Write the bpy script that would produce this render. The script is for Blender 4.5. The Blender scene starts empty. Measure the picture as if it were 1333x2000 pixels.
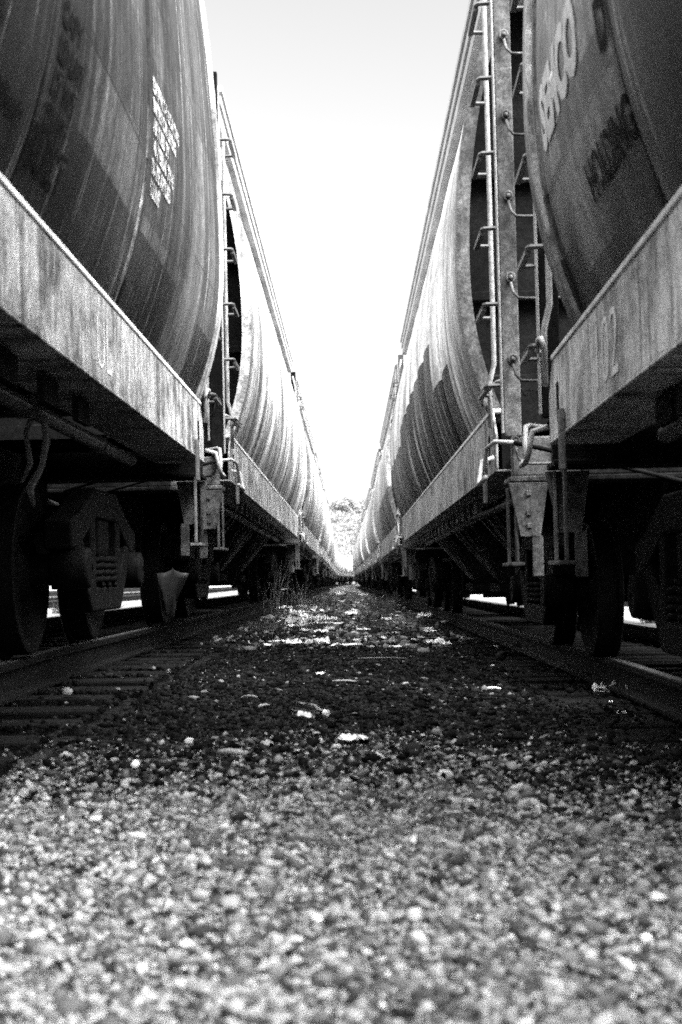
import bpy, bmesh, math, random
import numpy as np
from mathutils import Vector, Matrix, noise as mnoise

random.seed(7)
rng = np.random.default_rng(11)
R = math.radians
scene = bpy.context.scene
col = scene.collection

# ------------------------------------------------------------------ camera
CAM_H = 0.61
FPX = 2800.0                       # focal length in pixels of the 2000 px high photograph
VPX, VPY = 685.0, 1115.0
cam = bpy.data.cameras.new('camera')
cam.sensor_fit = 'VERTICAL'
cam.sensor_height = 36.0
cam.lens = FPX / 2000.0 * 36.0
cam.clip_start = 0.05
cam.clip_end = 6000
cam.dof.use_dof = True
cam.dof.focus_distance = 10.5
cam.dof.aperture_fstop = 3.9
camo = bpy.data.objects.new('camera', cam)
col.objects.link(camo)
camo.location = (0, 0, CAM_H)
camo.rotation_euler = (R(90) + math.atan((VPY - 1000) / FPX), 0, math.atan((VPX - 666.5) / FPX))
scene.camera = camo

# ------------------------------------------------------------------ sky and sun (bright overcast day, black and white film)
SUN_EL, SUN_AZ = R(46), R(130)      # azimuth from +Y clockwise: from the right, a little behind the camera
world = bpy.data.worlds.new('World')
scene.world = world
world.use_nodes = True
wn = world.node_tree.nodes
wl = world.node_tree.links
bg = wn['Background']
sky = wn.new('ShaderNodeTexSky')
sky.sky_type = 'NISHITA'
sky.sun_disc = False
sky.sun_elevation = SUN_EL
sky.sun_rotation = SUN_AZ
sky.dust_density = 2.0
sky.air_density = 1.5
bw = wn.new('ShaderNodeRGBToBW')
wl.new(sky.outputs[0], bw.inputs[0])
# an overcast sky is brighter overhead than near the horizon
wt = wn.new('ShaderNodeTexCoord'); ws = wn.new('ShaderNodeSeparateXYZ'); wl.new(wt.outputs['Generated'], ws.inputs[0])
wm = wn.new('ShaderNodeMapRange'); wl.new(ws.outputs[2], wm.inputs[0])
wm.inputs[1].default_value = 0.42; wm.inputs[2].default_value = 0.92; wm.inputs[3].default_value = 0.42; wm.inputs[4].default_value = 5.5
wx = wn.new('ShaderNodeMath'); wx.operation = 'MULTIPLY'; wl.new(bw.outputs[0], wx.inputs[0]); wl.new(wm.outputs[0], wx.inputs[1])
wl.new(wx.outputs[0], bg.inputs[0])
bg.inputs[1].default_value = 0.15
sun = bpy.data.lights.new('sun', 'SUN')
sun.energy = 0.7
sun.angle = R(20)
sun.color = (1, 1, 1)
suno = bpy.data.objects.new('sun', sun)
col.objects.link(suno)
sd = Vector((math.sin(SUN_AZ) * math.cos(SUN_EL), math.cos(SUN_AZ) * math.cos(SUN_EL), math.sin(SUN_EL)))
suno.rotation_euler = sd.to_track_quat('Z', 'Y').to_euler()
suno.location = (0, -20, 40)

scene.view_settings.view_transform = 'Standard'
scene.view_settings.look = 'None'
scene.view_settings.exposure = 2.3
scene.view_settings.gamma = 1.0
scene.cycles.use_denoising = False
scene.cycles.sample_clamp_indirect = 0.35
scene.cycles.filter_width = 1.75
scene.cycles.max_bounces = 5
scene.cycles.diffuse_bounces = 3
scene.cycles.glossy_bounces = 2
scene.cycles.transmission_bounces = 4

# ------------------------------------------------------------------ material helpers
class NT:
    def __init__(s, name):
        s.m = bpy.data.materials.new(name)
        s.m.use_nodes = True
        s.t = s.m.node_tree
        s.b = s.t.nodes['Principled BSDF']
    def n(s, typ, **kw):
        x = s.t.nodes.new(typ)
        for k, v in kw.items():
            setattr(x, k, v)
        return x
    def link(s, a, b):
        s.t.links.new(a, b)
    def val(s, sock, v):
        if isinstance(v, (int, float)):
            sock.default_value = v
        else:
            s.link(v, sock)
    def math(s, op, a, b=0.0, c=0.0, clamp=False):
        x = s.n('ShaderNodeMath', operation=op, use_clamp=clamp)
        s.val(x.inputs[0], a); s.val(x.inputs[1], b); s.val(x.inputs[2], c)
        return x.outputs[0]
    def mix(s, f, a, b):
        x = s.n('ShaderNodeMix', data_type='FLOAT')
        s.val(x.inputs[0], f); s.val(x.inputs[2], a); s.val(x.inputs[3], b)
        return x.outputs[0]
    def ramp(s, v, lo, hi, o0=0.0, o1=1.0, smooth=True):
        x = s.n('ShaderNodeMapRange')
        if smooth: x.interpolation_type = 'SMOOTHSTEP'
        s.val(x.inputs[0], v)
        x.inputs[1].default_value = lo; x.inputs[2].default_value = hi
        x.inputs[3].default_value = o0; x.inputs[4].default_value = o1
        return x.outputs[0]
    def coord(s):
        c = s.n('ShaderNodeTexCoord')
        return c.outputs['Object']
    def sep(s, v):
        x = s.n('ShaderNodeSeparateXYZ'); s.link(v, x.inputs[0]); return x.outputs
    def noise(s, vec, scale=(1, 1, 1), sc=1.0, det=4, rough=0.6, w=None):
        mp = s.n('ShaderNodeMapping'); mp.inputs['Scale'].default_value = scale
        s.link(vec, mp.inputs[0])
        x = s.n('ShaderNodeTexNoise')
        x.noise_dimensions = '4D'
        x.inputs['Scale'].default_value = sc
        x.inputs['Detail'].default_value = det
        x.inputs['Roughness'].default_value = rough
        if w is None:
            oi = s.n('ShaderNodeObjectInfo')
            w = s.math('MULTIPLY', oi.outputs['Random'], 37.0)
        s.val(x.inputs['W'], w)
        s.link(mp.outputs[0], x.inputs['Vector'])
        return x.outputs[0]
    def grey(s, v):
        c = s.n('ShaderNodeCombineColor')
        for i in range(3): s.link(v, c.inputs[i])
        s.link(c.outputs[0], s.b.inputs['Base Color'])
    def bump(s, h, strength, dist):
        x = s.n('ShaderNodeBump')
        x.inputs['Strength'].default_value = strength
        x.inputs['Distance'].default_value = dist
        s.link(h, x.inputs['Height'])
        s.link(x.outputs[0], s.b.inputs['Normal'])
    def rough(s, v):
        s.val(s.b.inputs['Roughness'], v)

def simple(name, g, rough=0.6, metal=0.0, var=0.35, sc=18.0, bump=0.3, spec=0.5):
    t = NT(name)
    t.b.inputs['Specular IOR Level'].default_value = spec
    co = t.coord()
    a = t.noise(co, sc=sc, det=6, rough=0.7)
    v = t.math('MULTIPLY', t.ramp(a, 0.3, 0.7, 1 - var, 1 + var), g)
    t.grey(v); t.rough(rough)
    t.b.inputs['Metallic'].default_value = metal
    if bump: t.bump(a, bump, 0.004)
    return t.m

def painted(name, base, streak=0.5, rust=0.25, dark=0.05, patch=0.15, rects=(), pale=None, seam=0.0, rough=0.5, low_dark=0.35, spec=0.14, scratch=0.6, hseam=()):
    """Old freight car paint: rain streaks down the sheet, blotches, repaint patches."""
    t = NT(name)
    co = t.coord()
    x, y, z = t.sep(co)
    s1 = t.noise(co, (1.5, 7.0, 0.42), 1.6, 8, 0.72)
    s2 = t.noise(co, (2, 26.0, 1.1), 1.0, 7, 0.75)
    b1 = t.noise(co, (0.5, 0.55, 0.7), 1.0, 5, 0.6)
    f1 = t.noise(co, (1, 1, 1), 70.0, 3, 0.7)
    v = t.math('ADD', 0.0, base)
    if patch:
        fy = t.math('FLOOR', t.math('MULTIPLY', y, 0.74))
        fz = t.math('FLOOR', t.math('MULTIPLY', t.math('ADD', z, t.math('MULTIPLY', fy, 0.37)), 1.1))
        cmb = t.n('ShaderNodeCombineXYZ'); t.link(fy, cmb.inputs[0]); t.link(fz, cmb.inputs[1])
        wnz = t.n('ShaderNodeTexWhiteNoise'); wnz.noise_dimensions = '2D'; t.link(cmb.outputs[0], wnz.inputs['Vector'])
        v = t.math('MULTIPLY', v, t.math('ADD', 1 - patch, t.math('MULTIPLY', wnz.outputs[0], 2 * patch)))
    for (y0, y1, z0, z1, g, wear) in rects:      # blocks of another colour, repaint and painted-in sheen alike
        wob = t.math('MULTIPLY', t.math('SUBTRACT', t.noise(co, (1, 3, 3), 3.0, 4, 0.7), 0.5), 0.04)
        yy = t.math('ADD', y, wob); zz = t.math('ADD', z, wob)
        m = t.math('MULTIPLY', t.math('MULTIPLY', t.math('GREATER_THAN', yy, y0), t.math('LESS_THAN', yy, y1)),
                   t.math('MULTIPLY', t.math('GREATER_THAN', zz, z0), t.math('LESS_THAN', zz, z1)))
        worn = t.math('MULTIPLY', t.ramp(t.noise(co, (1, 7, 0.35), 1.5, 6, 0.7), 0.545, 0.60), t.ramp(t.math('ADD', z, t.math('MULTIPLY', s1, 0.7)), 2.2, 2.7, 1.0, 0.0))
        v = t.mix(m, v, t.mix(t.math('MULTIPLY', worn, wear), g, 0.62) if wear > 0.6 else t.mix(t.math('MULTIPLY', worn, wear), g, v))
    # broad runs, panel by panel
    br = t.noise(co, (0.6, 2.3, 0.10), 1.0, 3, 0.5)
    v = t.math('MULTIPLY', v, t.ramp(br, 0.32, 0.68, 1.0 - 0.9 * streak, 1.0 + 0.3 * streak))
    if seam:
        u = t.math('ABSOLUTE', t.math('SUBTRACT', t.math('FRACT', t.math('DIVIDE', t.math('ADD', y, seam[1]), seam[0])), 0.5))
        dl = t.math('MULTIPLY', t.math('SUBTRACT', 0.5, u), seam[0])
        wid = t.math('ADD', 0.03, t.math('MULTIPLY', t.ramp(s1, 0.4, 0.7), 0.20))
        sd_ = t.math('SUBTRACT', 1.0, t.math('DIVIDE', dl, wid), clamp=True)
        v = t.mix(t.math('MULTIPLY', sd_, 0.85), v, t.math('MULTIPLY', v, 0.08))
    # dirt runs
    st = t.math('MULTIPLY', t.ramp(s1, 0.45, 0.62), min(1.0, streak * 1.3))
    v = t.mix(st, v, t.math('MULTIPLY', v, 0.25))
    st2 = t.math('MULTIPLY', t.ramp(s2, 0.5, 0.72), streak * 0.8)
    v = t.mix(st2, v, t.math('MULTIPLY', v, 0.4))
    if pale:
        sp = t.math('MULTIPLY', t.ramp(t.noise(co, (2, 14.0, 0.35), 1.3, 6, 0.7), 0.56, 0.72), 0.8)
        v = t.mix(sp, v, pale)
    rm = t.math('MULTIPLY', t.ramp(t.math('ADD', t.math('MULTIPLY', b1, 0.6), t.math('MULTIPLY', f1, 0.4)), 0.52, 0.62), rust)
    v = t.mix(rm, v, dark)
    if low_dark:                                # darker towards the bottom of the sheet
        gm = t.math('MULTIPLY', t.ramp(t.math('ADD', z, t.math('MULTIPLY', s1, 0.8)), 1.7, 2.6, 1.0, 0.0), low_dark)
        v = t.mix(gm, v, t.math('MULTIPLY', v, 0.35))
    for zs_ in hseam:                        # lap seams along the sheet
        dz_ = t.math('ABSOLUTE', t.math('SUBTRACT', z, zs_))
        v = t.mix(t.math('MULTIPLY', t.math('SUBTRACT', 1.0, t.math('DIVIDE', dz_, 0.009), clamp=True), 0.85), v, 0.004)
    f2 = t.noise(co, (1, 1.5, 1), 17.0, 6, 0.78)
    v = t.math('MULTIPLY', v, t.math('MULTIPLY', t.ramp(f1, 0.3, 0.7, 0.6, 1.4), t.ramp(f2, 0.34, 0.66, 0.55, 1.45)))
    if scratch:
        rot = t.n('ShaderNodeMapping'); rot.inputs['Rotation'].default_value = (R(24), 0, 0); t.link(co, rot.inputs[0])
        sk = t.noise(rot.outputs[0], (1, 3.0, 40.0), 1.0, 4, 0.7)
        v = t.mix(t.math('MULTIPLY', t.ramp(sk, 0.64, 0.72), t.math('MULTIPLY', t.ramp(b1, 0.4, 0.6), scratch)), v, t.math('ADD', t.math('MULTIPLY', v, 2.2), 0.12))
        blot = t.noise(co, (1, 1.6, 0.7), 1.3, 8, 0.75)
        v = t.math('MULTIPLY', v, t.ramp(blot, 0.36, 0.64, 0.35, 1.75))
    t.grey(v)
    t.rough(t.ramp(b1, 0.3, 0.7, rough - 0.1, rough + 0.2))
    t.b.inputs['Specular IOR Level'].default_value = spec
    t.bump(t.math('ADD', t.math('MULTIPLY', f1, 0.12), t.math('ADD', t.math('MULTIPLY', s2, 0.25), t.math('MULTIPLY', t.noise(co, (1, 2.2, 0.8), 1.0, 2, 0.5), 3.0))), 0.6, 0.010)
    return t.m

def sill_mat(lo=0.05, hi=0.54, name='stained chipped sill paint'):
    """heavy channel, paint chipped, stained and scraped"""
    t = NT(name)
    co = t.coord(); x, y, z = t.sep(co)
    n1 = t.noise(co, (1, 1.0, 1.6), 1.7, 8, 0.72)
    n2 = t.noise(co, (1, 1.3, 0.8), 9.0, 7, 0.75)
    dr = t.noise(co, (1, 16.0, 1.7), 1.0, 6, 0.7)
    dr2 = t.noise(co, (1, 6.0, 0.9), 1.0, 4, 0.6)
    f = t.noise(co, (1, 1, 1), 60.0, 4, 0.8)
    sc = t.noise(co, (1, 3.0, 30.0), 1.5, 4, 0.7)
    v = t.ramp(t.math('ADD', t.math('MULTIPLY', n1, 0.6), t.math('MULTIPLY', n2, 0.4)), 0.38, 0.60, lo, hi)
    d = t.math('MULTIPLY', t.ramp(dr, 0.46, 0.58), t.ramp(dr2, 0.38, 0.55))
    v = t.mix(t.math('MULTIPLY', d, 0.9), v, t.math('MULTIPLY', v, 0.18))
    pd = t.math('MULTIPLY', t.ramp(t.noise(co, (1, 22.0, 2.2), 1.0, 6, 0.72, w=9.0), 0.54, 0.64), 0.85)
    v = t.mix(pd, v, min(0.85, hi * 1.25))
    v = t.mix(t.math('MULTIPLY', t.ramp(sc, 0.66, 0.74), 0.6), v, 0.5)
    chip = t.ramp(t.math('ADD', t.math('MULTIPLY', n2, 0.55), t.math('MULTIPLY', f, 0.45)), 0.56, 0.60)
    v = t.mix(t.math('MULTIPLY', chip, 0.8), v, 0.03)
    v = t.math('MULTIPLY', v, t.ramp(f, 0.32, 0.68, 0.5, 1.5))
    u = t.math('ABSOLUTE', t.math('SUBTRACT', t.math('FRACT', t.math('ADD', t.math('DIVIDE', y, 1.37), 0.21)), 0.5))
    weld = t.math('SUBTRACT', 1.0, t.math('DIVIDE', u, 0.006), clamp=True)
    v = t.mix(t.math('MULTIPLY', weld, 0.7), v, 0.03)
    t.grey(v); t.rough(t.ramp(n2, 0.3, 0.7, 0.45, 0.75)); t.b.inputs['Specular IOR Level'].default_value = 0.3
    t.bump(t.math('ADD', t.math('MULTIPLY', n1, 3.0), t.math('ADD', t.math('MULTIPLY', n2, 1.0), t.math('MULTIPLY', f, 0.35))), 0.6, 0.007)
    return t.m

M = {}
M['dark_body'] = painted('dark worn body paint', 0.075, 0.75, 0.3, 0.008, 0.5, pale=0.42, rough=0.42, spec=0.12, scratch=0.8, seam=(1.8333, 4.75), rects=[(-4.8, -0.60, 1.0, 4.3, 0.017, 0.0), (-4.8, 4.2, 1.0, 1.86, 0.012, 0.0), (-0.55, 0.72, 2.17, 2.62, 0.05, 0.0), (0.78, 2.3, 1.93, 2.62, 0.045, 0.0), (-0.5, 0.70, 1.87, 2.14, 0.11, 0.2), (2.0, 3.1, 1.5, 1.95, 0.10, 0.3), (1.0, 1.9, 2.75, 4.3, 0.05, 0.3)], hseam=(2.15, 2.95))  # first block paints in the weaker sheen of the near end
M['grey_body'] = painted('mid grey worn body paint', 0.26, 0.5, 0.3, 0.01, 0.4, pale=0.62, rough=0.42, spec=0.16, scratch=0.95, seam=(1.6, 3.2), rects=[(-3.2, 0.02, 1.0, 4.3, 0.025, 0.0), (0.0, 1.8, 1.0, 1.75, 0.035, 0.0), (0.10, 1.75, 1.98, 2.10, 0.06, 0.1), (0.62, 1.25, 1.62, 1.95, 0.26, 0.2), (1.1, 1.9, 2.0, 3.2, 0.38, 0.2)], hseam=(1.97, 2.75))
M['pale_body'] = painted('pale worn body paint', 0.78, 0.8, 0.12, 0.04, 0.1, low_dark=0.65, rough=0.5, seam=(1.0, 8.0))
M['pale_body_b'] = painted('pale grey worn body paint', 0.66, 0.85, 0.2, 0.04, 0.15, low_dark=0.7, rough=0.5, seam=(1.0, 8.0))
M['two_tone'] = painted('two tone worn body paint', 0.85, 0.42, 0.15, 0.04, 0.1, low_dark=0.6, rough=0.5, seam=(2.0, 8.0),
                        rects=[(-4.2, 3.0, 1.0, 2.50, 0.008, 0.8), (-5.8, -4.2, 1.0, 2.05, 0.008, 0.8), (3.0, 7.5, 1.0, 2.3, 0.10, 0.5)])
M['logo_body'] = painted('pale worn body paint with dark block', 0.72, 0.75, 0.15, 0.05, 0.1, low_dark=0.6, rough=0.5, seam=(1.0, 8.0),
                         rects=[(-7.5, 1.0, 1.0, 2.2, 0.2, 0.4)])
M['sill'] = sill_mat()
M['sill_lifted'] = sill_mat(0.12, 0.85, 'lifted stained sill paint')  # same paint, toned up for the light missing on the right
M['end'] = painted('end sheet paint', 0.005, 0.2, 0.4, 0.004, 0.0, low_dark=0.0, rough=0.7, spec=0.06, scratch=0.2)
M['frame'] = painted('frame paint', 0.010, 0.2, 0.4, 0.005, 0.0, low_dark=0.0, rough=0.8, spec=0.06, scratch=0.1)
M['post'] = painted('rust speckled post paint', 0.105, 0.4, 0.6, 0.02, 0.0, low_dark=0.0, rough=0.55)
M['rung'] = simple('ladder steel', 0.30, 0.4, 0.0, 0.4, 30)
M['rung_dark'] = simple('dark rung steel', 0.05, 0.4, 0.0, 0.4, 30)
M['lip'] = simple('worn flange paint with skylight', 0.78, 0.5, 0.0, 0.35, 7)  # raised tone paints in the skylight caught along the sill's top edge
M['flange'] = painted('pale streaked flange paint', 0.42, 0.7, 0.3, 0.05, 0.0, low_dark=0.5)
M['flange_grey'] = painted('grey streaked flange paint', 0.13, 0.7, 0.3, 0.03, 0.0, low_dark=0.3, pale=0.5)
M['roof'] = simple('weathered roof paint', 0.42, 0.55, 0.0, 0.3, 3, 0.1)
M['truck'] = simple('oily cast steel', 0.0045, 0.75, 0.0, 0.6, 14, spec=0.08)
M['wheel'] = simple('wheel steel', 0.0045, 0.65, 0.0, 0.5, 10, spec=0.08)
M['pipe'] = simple('dull pipe steel', 0.10, 0.6, 0.0, 0.4, 12)
M['rubber'] = simple('rubber hose', 0.03, 0.6, 0.0, 0.3, 20)
def letters(name, g, cut):
    """lettering worn thin: the sheet shows through where the paint has gone"""
    t = NT(name); co = t.coord()
    a = t.noise(co, (1, 9.0, 2.2), 1.6, 7, 0.75); b = t.noise(co, (1, 1, 1), 24.0, 4, 0.7)
    k = t.math('ADD', t.math('MULTIPLY', a, 0.6), t.math('MULTIPLY', b, 0.4))
    t.link(t.ramp(k, cut, cut + 0.07), t.b.inputs['Alpha'])
    t.grey(t.math('MULTIPLY', t.ramp(b, 0.3, 0.7, 0.7, 1.15), g)); t.rough(0.7); t.b.inputs['Specular IOR Level'].default_value = 0.06
    return t.m
M['white_paint'] = letters('white lettering paint', 0.55, 0.45)
M['black_paint'] = letters('black lettering paint', 0.006, 0.40)
M['bright_paint'] = letters('bright white lettering paint', 0.92, 0.10)
M['faded_paint'] = letters('faded lettering paint', 0.9, 0.33)
def rail_mat():
    t = NT('rail steel'); co = t.coord()
    a = t.noise(co, (1, 1, 1), 25.0, 5, 0.7)
    g = t.n('ShaderNodeNewGeometry'); nz = t.sep(g.outputs['Normal'])[2]
    top = t.math('GREATER_THAN', nz, 0.97); sx = t.sep(co)[2]
    v = t.math('MULTIPLY', t.mix(top, 0.005, 0.06), t.ramp(a, 0.3, 0.7, 0.5, 1.5))
    t.grey(v); t.val(t.b.inputs['Roughness'], t.mix(top, 0.7, 0.35)); t.b.inputs['Specular IOR Level'].default_value = 0.12
    return t.m
M['rail'] = rail_mat()
M['paper'] = simple('weathered paper', 0.75, 0.8, 0, 0.2, 30)
M['dull_paper'] = simple('dirty paper', 0.4, 0.85, 0, 0.4, 30)
M['dark_cloth'] = simple('dirty plastic sheet', 0.008, 0.6, 0, 0.5, 12)
M['rope'] = simple('dirty rope', 0.09, 0.9, 0, 0.5, 40)
M['wood'] = simple('bleached stick', 0.22, 0.8, 0, 0.3, 40)
M['straw'] = simple('dry grass', 0.10, 0.9, 0, 0.5, 30, 0)
M['grass'] = simple('dark grass', 0.03, 0.9, 0, 0.5, 30, 0)

def tie_mat():
    t = NT('creosoted tie wood')
    co = t.coord()
    a = t.noise(co, (0.6, 14, 14), 2.0, 6, 0.7)
    b = t.noise(co, sc=6, det=4)
    t.grey(t.math('MULTIPLY', t.ramp(a, 0.35, 0.7, 0.001, 0.011), t.ramp(b, 0.3, 0.7, 0.6, 1.4)))
    t.rough(0.9); t.b.inputs['Specular IOR Level'].default_value = 0.08; t.bump(a, 0.8, 0.01)
    return t.m
M['tie'] = tie_mat()

def stone_mat(name, lo, hi, pw, spec=0.3, fleck=0.0):
    t = NT(name)
    g = t.n('ShaderNodeNewGeometry')
    r = t.math('ADD', t.math('POWER', g.outputs['Random Per Island'], pw), t.math('MULTIPLY', t.math('GREATER_THAN', g.outputs['Random Per Island'], 0.975), fleck))
    f = t.noise(t.coord(), sc=160, det=3, rough=0.7, w=0.0)
    v = t.math('MULTIPLY', t.math('ADD', lo, t.math('MULTIPLY', r, hi - lo)), t.ramp(f, 0.3, 0.7, 0.75, 1.25))
    t.grey(v); t.rough(0.85); t.b.inputs['Specular IOR Level'].default_value = spec
    return t.m
M['pale_stone'] = stone_mat('pale crushed stone', 0.003, 0.34, 1.35, 0.2, 0.4)
M['shaded_stone'] = stone_mat('shade-toned oily ballast', 0.0015, 0.022, 3.0, 0.04, 7.0)  # oily ballast, with the shade between the trains put into its tone

# ------------------------------------------------------------------ mesh helpers
class MB:
    def __init__(s):
        s.v = []; s.f = []
    def add(s, vs, fs):
        o = len(s.v)
        s.v += [tuple(p) for p in vs]
        s.f += [tuple(i + o for i in f) for f in fs]
        return s
    def box(s, x0, x1, y0, y1, z0, z1):
        vs = [(x, y, z) for z in (z0, z1) for y in (y0, y1) for x in (x0, x1)]
        return s.add(vs, [(0, 2, 3, 1), (4, 5, 7, 6), (0, 1, 5, 4), (2, 6, 7, 3), (0, 4, 6, 2), (1, 3, 7, 5)])
    def prism(s, poly, axis, d0, d1):
        """poly in the two other axes (order x,y,z without axis), extruded along axis"""
        n = len(poly)
        def pt(p, d):
            q = list(p); q.insert(axis, d); return tuple(q)
        vs = [pt(p, d0) for p in poly] + [pt(p, d1) for p in poly]
        fs = [tuple(range(n))[::-1], tuple(range(n, 2 * n))]
        fs += [(i, (i + 1) % n, n + (i + 1) % n, n + i) for i in range(n)]
        return s.add(vs, fs)
    def tube(s, pts, r, n=7, cap=True):
        pts = [Vector(p) for p in pts]
        rs = r if isinstance(r, (list, tuple)) else [r] * len(pts)
        vs = []; fs = []
        up = None
        for i, p in enumerate(pts):
            d = (pts[min(i + 1, len(pts) - 1)] - pts[max(i - 1, 0)]).normalized()
            if up is None:
                up = Vector((0, 0, 1)) if abs(d.z) < 0.9 else Vector((1, 0, 0))
            a = d.cross(up)
            if a.length < 1e-4: a = d.cross(Vector((0, 1, 0)))
            a.normalize(); b = a.cross(d).normalized(); up = b
            for k in range(n):
                an = 2 * math.pi * k / n
                vs.append(p + (a * math.cos(an) + b * math.sin(an)) * rs[i])
        for i in range(len(pts) - 1):
            for k in range(n):
                fs.append((i * n + k, i * n + (k + 1) % n, (i + 1) * n + (k + 1) % n, (i + 1) * n + k))
        if cap:
            fs.append(tuple(range(n))[::-1]); fs.append(tuple(range((len(pts) - 1) * n, len(pts) * n)))
        return s.add(vs, fs)
    def lathe(s, prof, centre, n=28):
        """prof: (x offset, radius) turned about the X axis through centre"""
        c = Vector(centre); m = len(prof); vs = []; fs = []
        for k in range(n):
            a = 2 * math.pi * k / n
            for (dx, r) in prof:
                vs.append((c.x + dx, c.y + r * math.cos(a), c.z + r * math.sin(a)))
        for k in range(n):
            k2 = (k + 1) % n
            for i in range(m - 1):
                fs.append((k * m + i, k * m + i + 1, k2 * m + i + 1, k2 * m + i))
        return s.add(vs, fs)
    def build(s, name, mat, parent=None, bevel=0.0, smooth=False):
        me = bpy.data.meshes.new(name)
        me.from_pydata([tuple(p) for p in s.v], [], s.f)
        bm = bmesh.new(); bm.from_mesh(me)
        bmesh.ops.recalc_face_normals(bm, faces=bm.faces)
        bm.to_mesh(me); bm.free()
        if smooth:
            me.polygons.foreach_set('use_smooth', [True] * len(me.polygons))
        me.materials.append(mat)
        o = bpy.data.objects.new(name, me)
        col.objects.link(o)
        if parent: o.parent = parent
        if bevel:
            b = o.modifiers.new('bevel', 'BEVEL'); b.width = bevel; b.segments = 2; b.limit_method = 'ANGLE'
        return o

def smooth_angle(o, deg=35):
    """sharp edges above an angle, smooth elsewhere"""
    me = o.data
    bm = bmesh.new(); bm.from_mesh(me)
    for e in bm.edges:
        if len(e.link_faces) == 2 and e.calc_face_angle(0) > R(deg): e.smooth = False
    bm.to_mesh(me); bm.free()
    me.polygons.foreach_set('use_smooth', [True] * len(me.polygons))
    return o

def tag(o, label=None, cat=None, group=None, kind=None):
    if label: o['label'] = label
    if cat: o['category'] = cat
    if group: o['group'] = group
    if kind: o['kind'] = kind
    return o

def empty(name, loc=(0, 0, 0)):
    o = bpy.data.objects.new(name, None); o.empty_display_size = 0.3
    o.location = loc; col.objects.link(o); return o

def copy_tree(o, parent=None, keep=None):
    c = o.copy(); col.objects.link(c); c.parent = parent
    for ch in list(o.children):
        if keep is None or ch.name.split('.')[0] in keep: copy_tree(ch, c, None)
    return c

def setmat(o, m):
    o.material_slots[0].link = 'OBJECT'; o.material_slots[0].material = m

# ------------------------------------------------------------------ the lie of the land: two tracks dipping gently away and bending right far off
def dip(y): return 0.0 if y < 8 else 0.0075 * (y - 8)
def bend(y):
    if y < 45: return 0.0
    t = min(1, (y - 45) / 100.0)
    b = -0.45 * t * t * (3 - 2 * t)
    if y > 165: b += (y - 165) ** 2 / 2200.0
    return b
LX, RX = -2.38, 2.33
LZ, RZ = CAM_H - 0.43, CAM_H - 0.52
def path(side, y, off=0.0):
    return Vector(((LX if side < 0 else RX) + bend(y) + off, y, (LZ if side < 0 else RZ) - dip(y)))

# ------------------------------------------------------------------ covered hopper car
ZC, ZH = 2.42, 1.25
Z0, Z1 = 1.46, 4.14
TOP = 0.31                          # how far the sheet leans in at the eave (set per kind of car)
def prof(z):
    if z < ZC: return 1.60 - 0.20 * ((ZC - z) / (ZC - Z0)) ** 2.2
    return 1.60 - TOP * ((z - ZC) / (Z1 - ZC)) ** 2.2

def surf(y, z, L, pw, amp):
    u = ((y + L / 2) / pw) % 1.0
    t = (z - ZC) / ZH
    p = amp * (math.sin(math.pi * u) ** 0.6) * max(0.35, 1 - t * t)
    d = min(u, 1 - u) * pw
    if d < 0.016: p -= 0.009
    idx = int((y + L / 2) / pw)
    p += 0.005 * (idx % 2)
    return prof(z) + p

def shell(L, pw, amp, inset):
    yb = L / 2 - inset
    ys = []
    k0 = int(math.floor((-yb + L / 2) / pw)); k1 = int(math.ceil((yb + L / 2) / pw))
    for k in range(k0, k1):
        for u in (0.001, 0.5 * 0.016 / pw, 0.018 / pw, 0.06, 0.14, 0.28, 0.5, 0.72, 0.86, 0.94, 1 - 0.018 / pw, 1 - 0.5 * 0.016 / pw):
            y = -L / 2 + (k + u) * pw
            if -yb < y < yb: ys.append(y)
    ys = [-yb] + ys + [yb]
    zs = [Z0 + (Z1 - Z0) * i / 26 for i in range(27)]
    mb = MB(); vs = []; fs = []
    nz = len(zs)
    for y in ys:
        for z in zs: vs.append((surf(y, z, L, pw, amp), y, z))
        for z in reversed(zs): vs.append((-surf(y, z, L, pw, amp), y, z))
    n = 2 * nz
    for i in range(len(ys) - 1):
        for j in range(n - 1):
            fs.append((i * n + j, i * n + j + 1, (i + 1) * n + j + 1, (i + 1) * n + j))
    mb.add(vs, fs)
    return mb, yb

def text_mesh(s, size, mapf, name, mat, parent, bold=0.0, cuts=0.03):
    cu = bpy.data.curves.new(name, 'FONT'); cu.body = s; cu.size = size; cu.offset = bold; cu.resolution_u = 3
    o = bpy.data.objects.new(name + '_tmp', cu); col.objects.link(o)
    dg = bpy.context.evaluated_depsgraph_get()
    me = bpy.data.meshes.new_from_object(o.evaluated_get(dg))
    bpy.data.objects.remove(o); bpy.data.curves.remove(cu)
    bm = bmesh.new(); bm.from_mesh(me)
    ymin = min(v.co.y for v in bm.verts); ymax = max(v.co.y for v in bm.verts)
    xmin = min(v.co.x for v in bm.verts); xmax = max(v.co.x for v in bm.verts)
    c = xmin + cuts
    while c < xmax:
        bmesh.ops.bisect_plane(bm, geom=bm.verts[:] + bm.edges[:] + bm.faces[:], plane_co=(c, 0, 0), plane_no=(1, 0, 0))
        c += cuts
    c = ymin + cuts
    while c < ymax:
        bmesh.ops.bisect_plane(bm, geom=bm.verts[:] + bm.edges[:] + bm.faces[:], plane_co=(0, c, 0), plane_no=(0, 1, 0))
        c += cuts
    for v in bm.verts: v.co = Vector(mapf(v.co.x, v.co.y))
    bm.to_mesh(me); bm.free()
    me.materials.clear(); me.materials.append(mat)
    ob = bpy.data.objects.new(name, me); col.objects.link(ob); ob.parent = parent
    return ob

def text_block(lines, size, mapf, name, mat, parent, gap=1.35, bold=0.0):
    return text_mesh('\n'.join(lines), size, mapf, name, mat, parent, bold)

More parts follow.
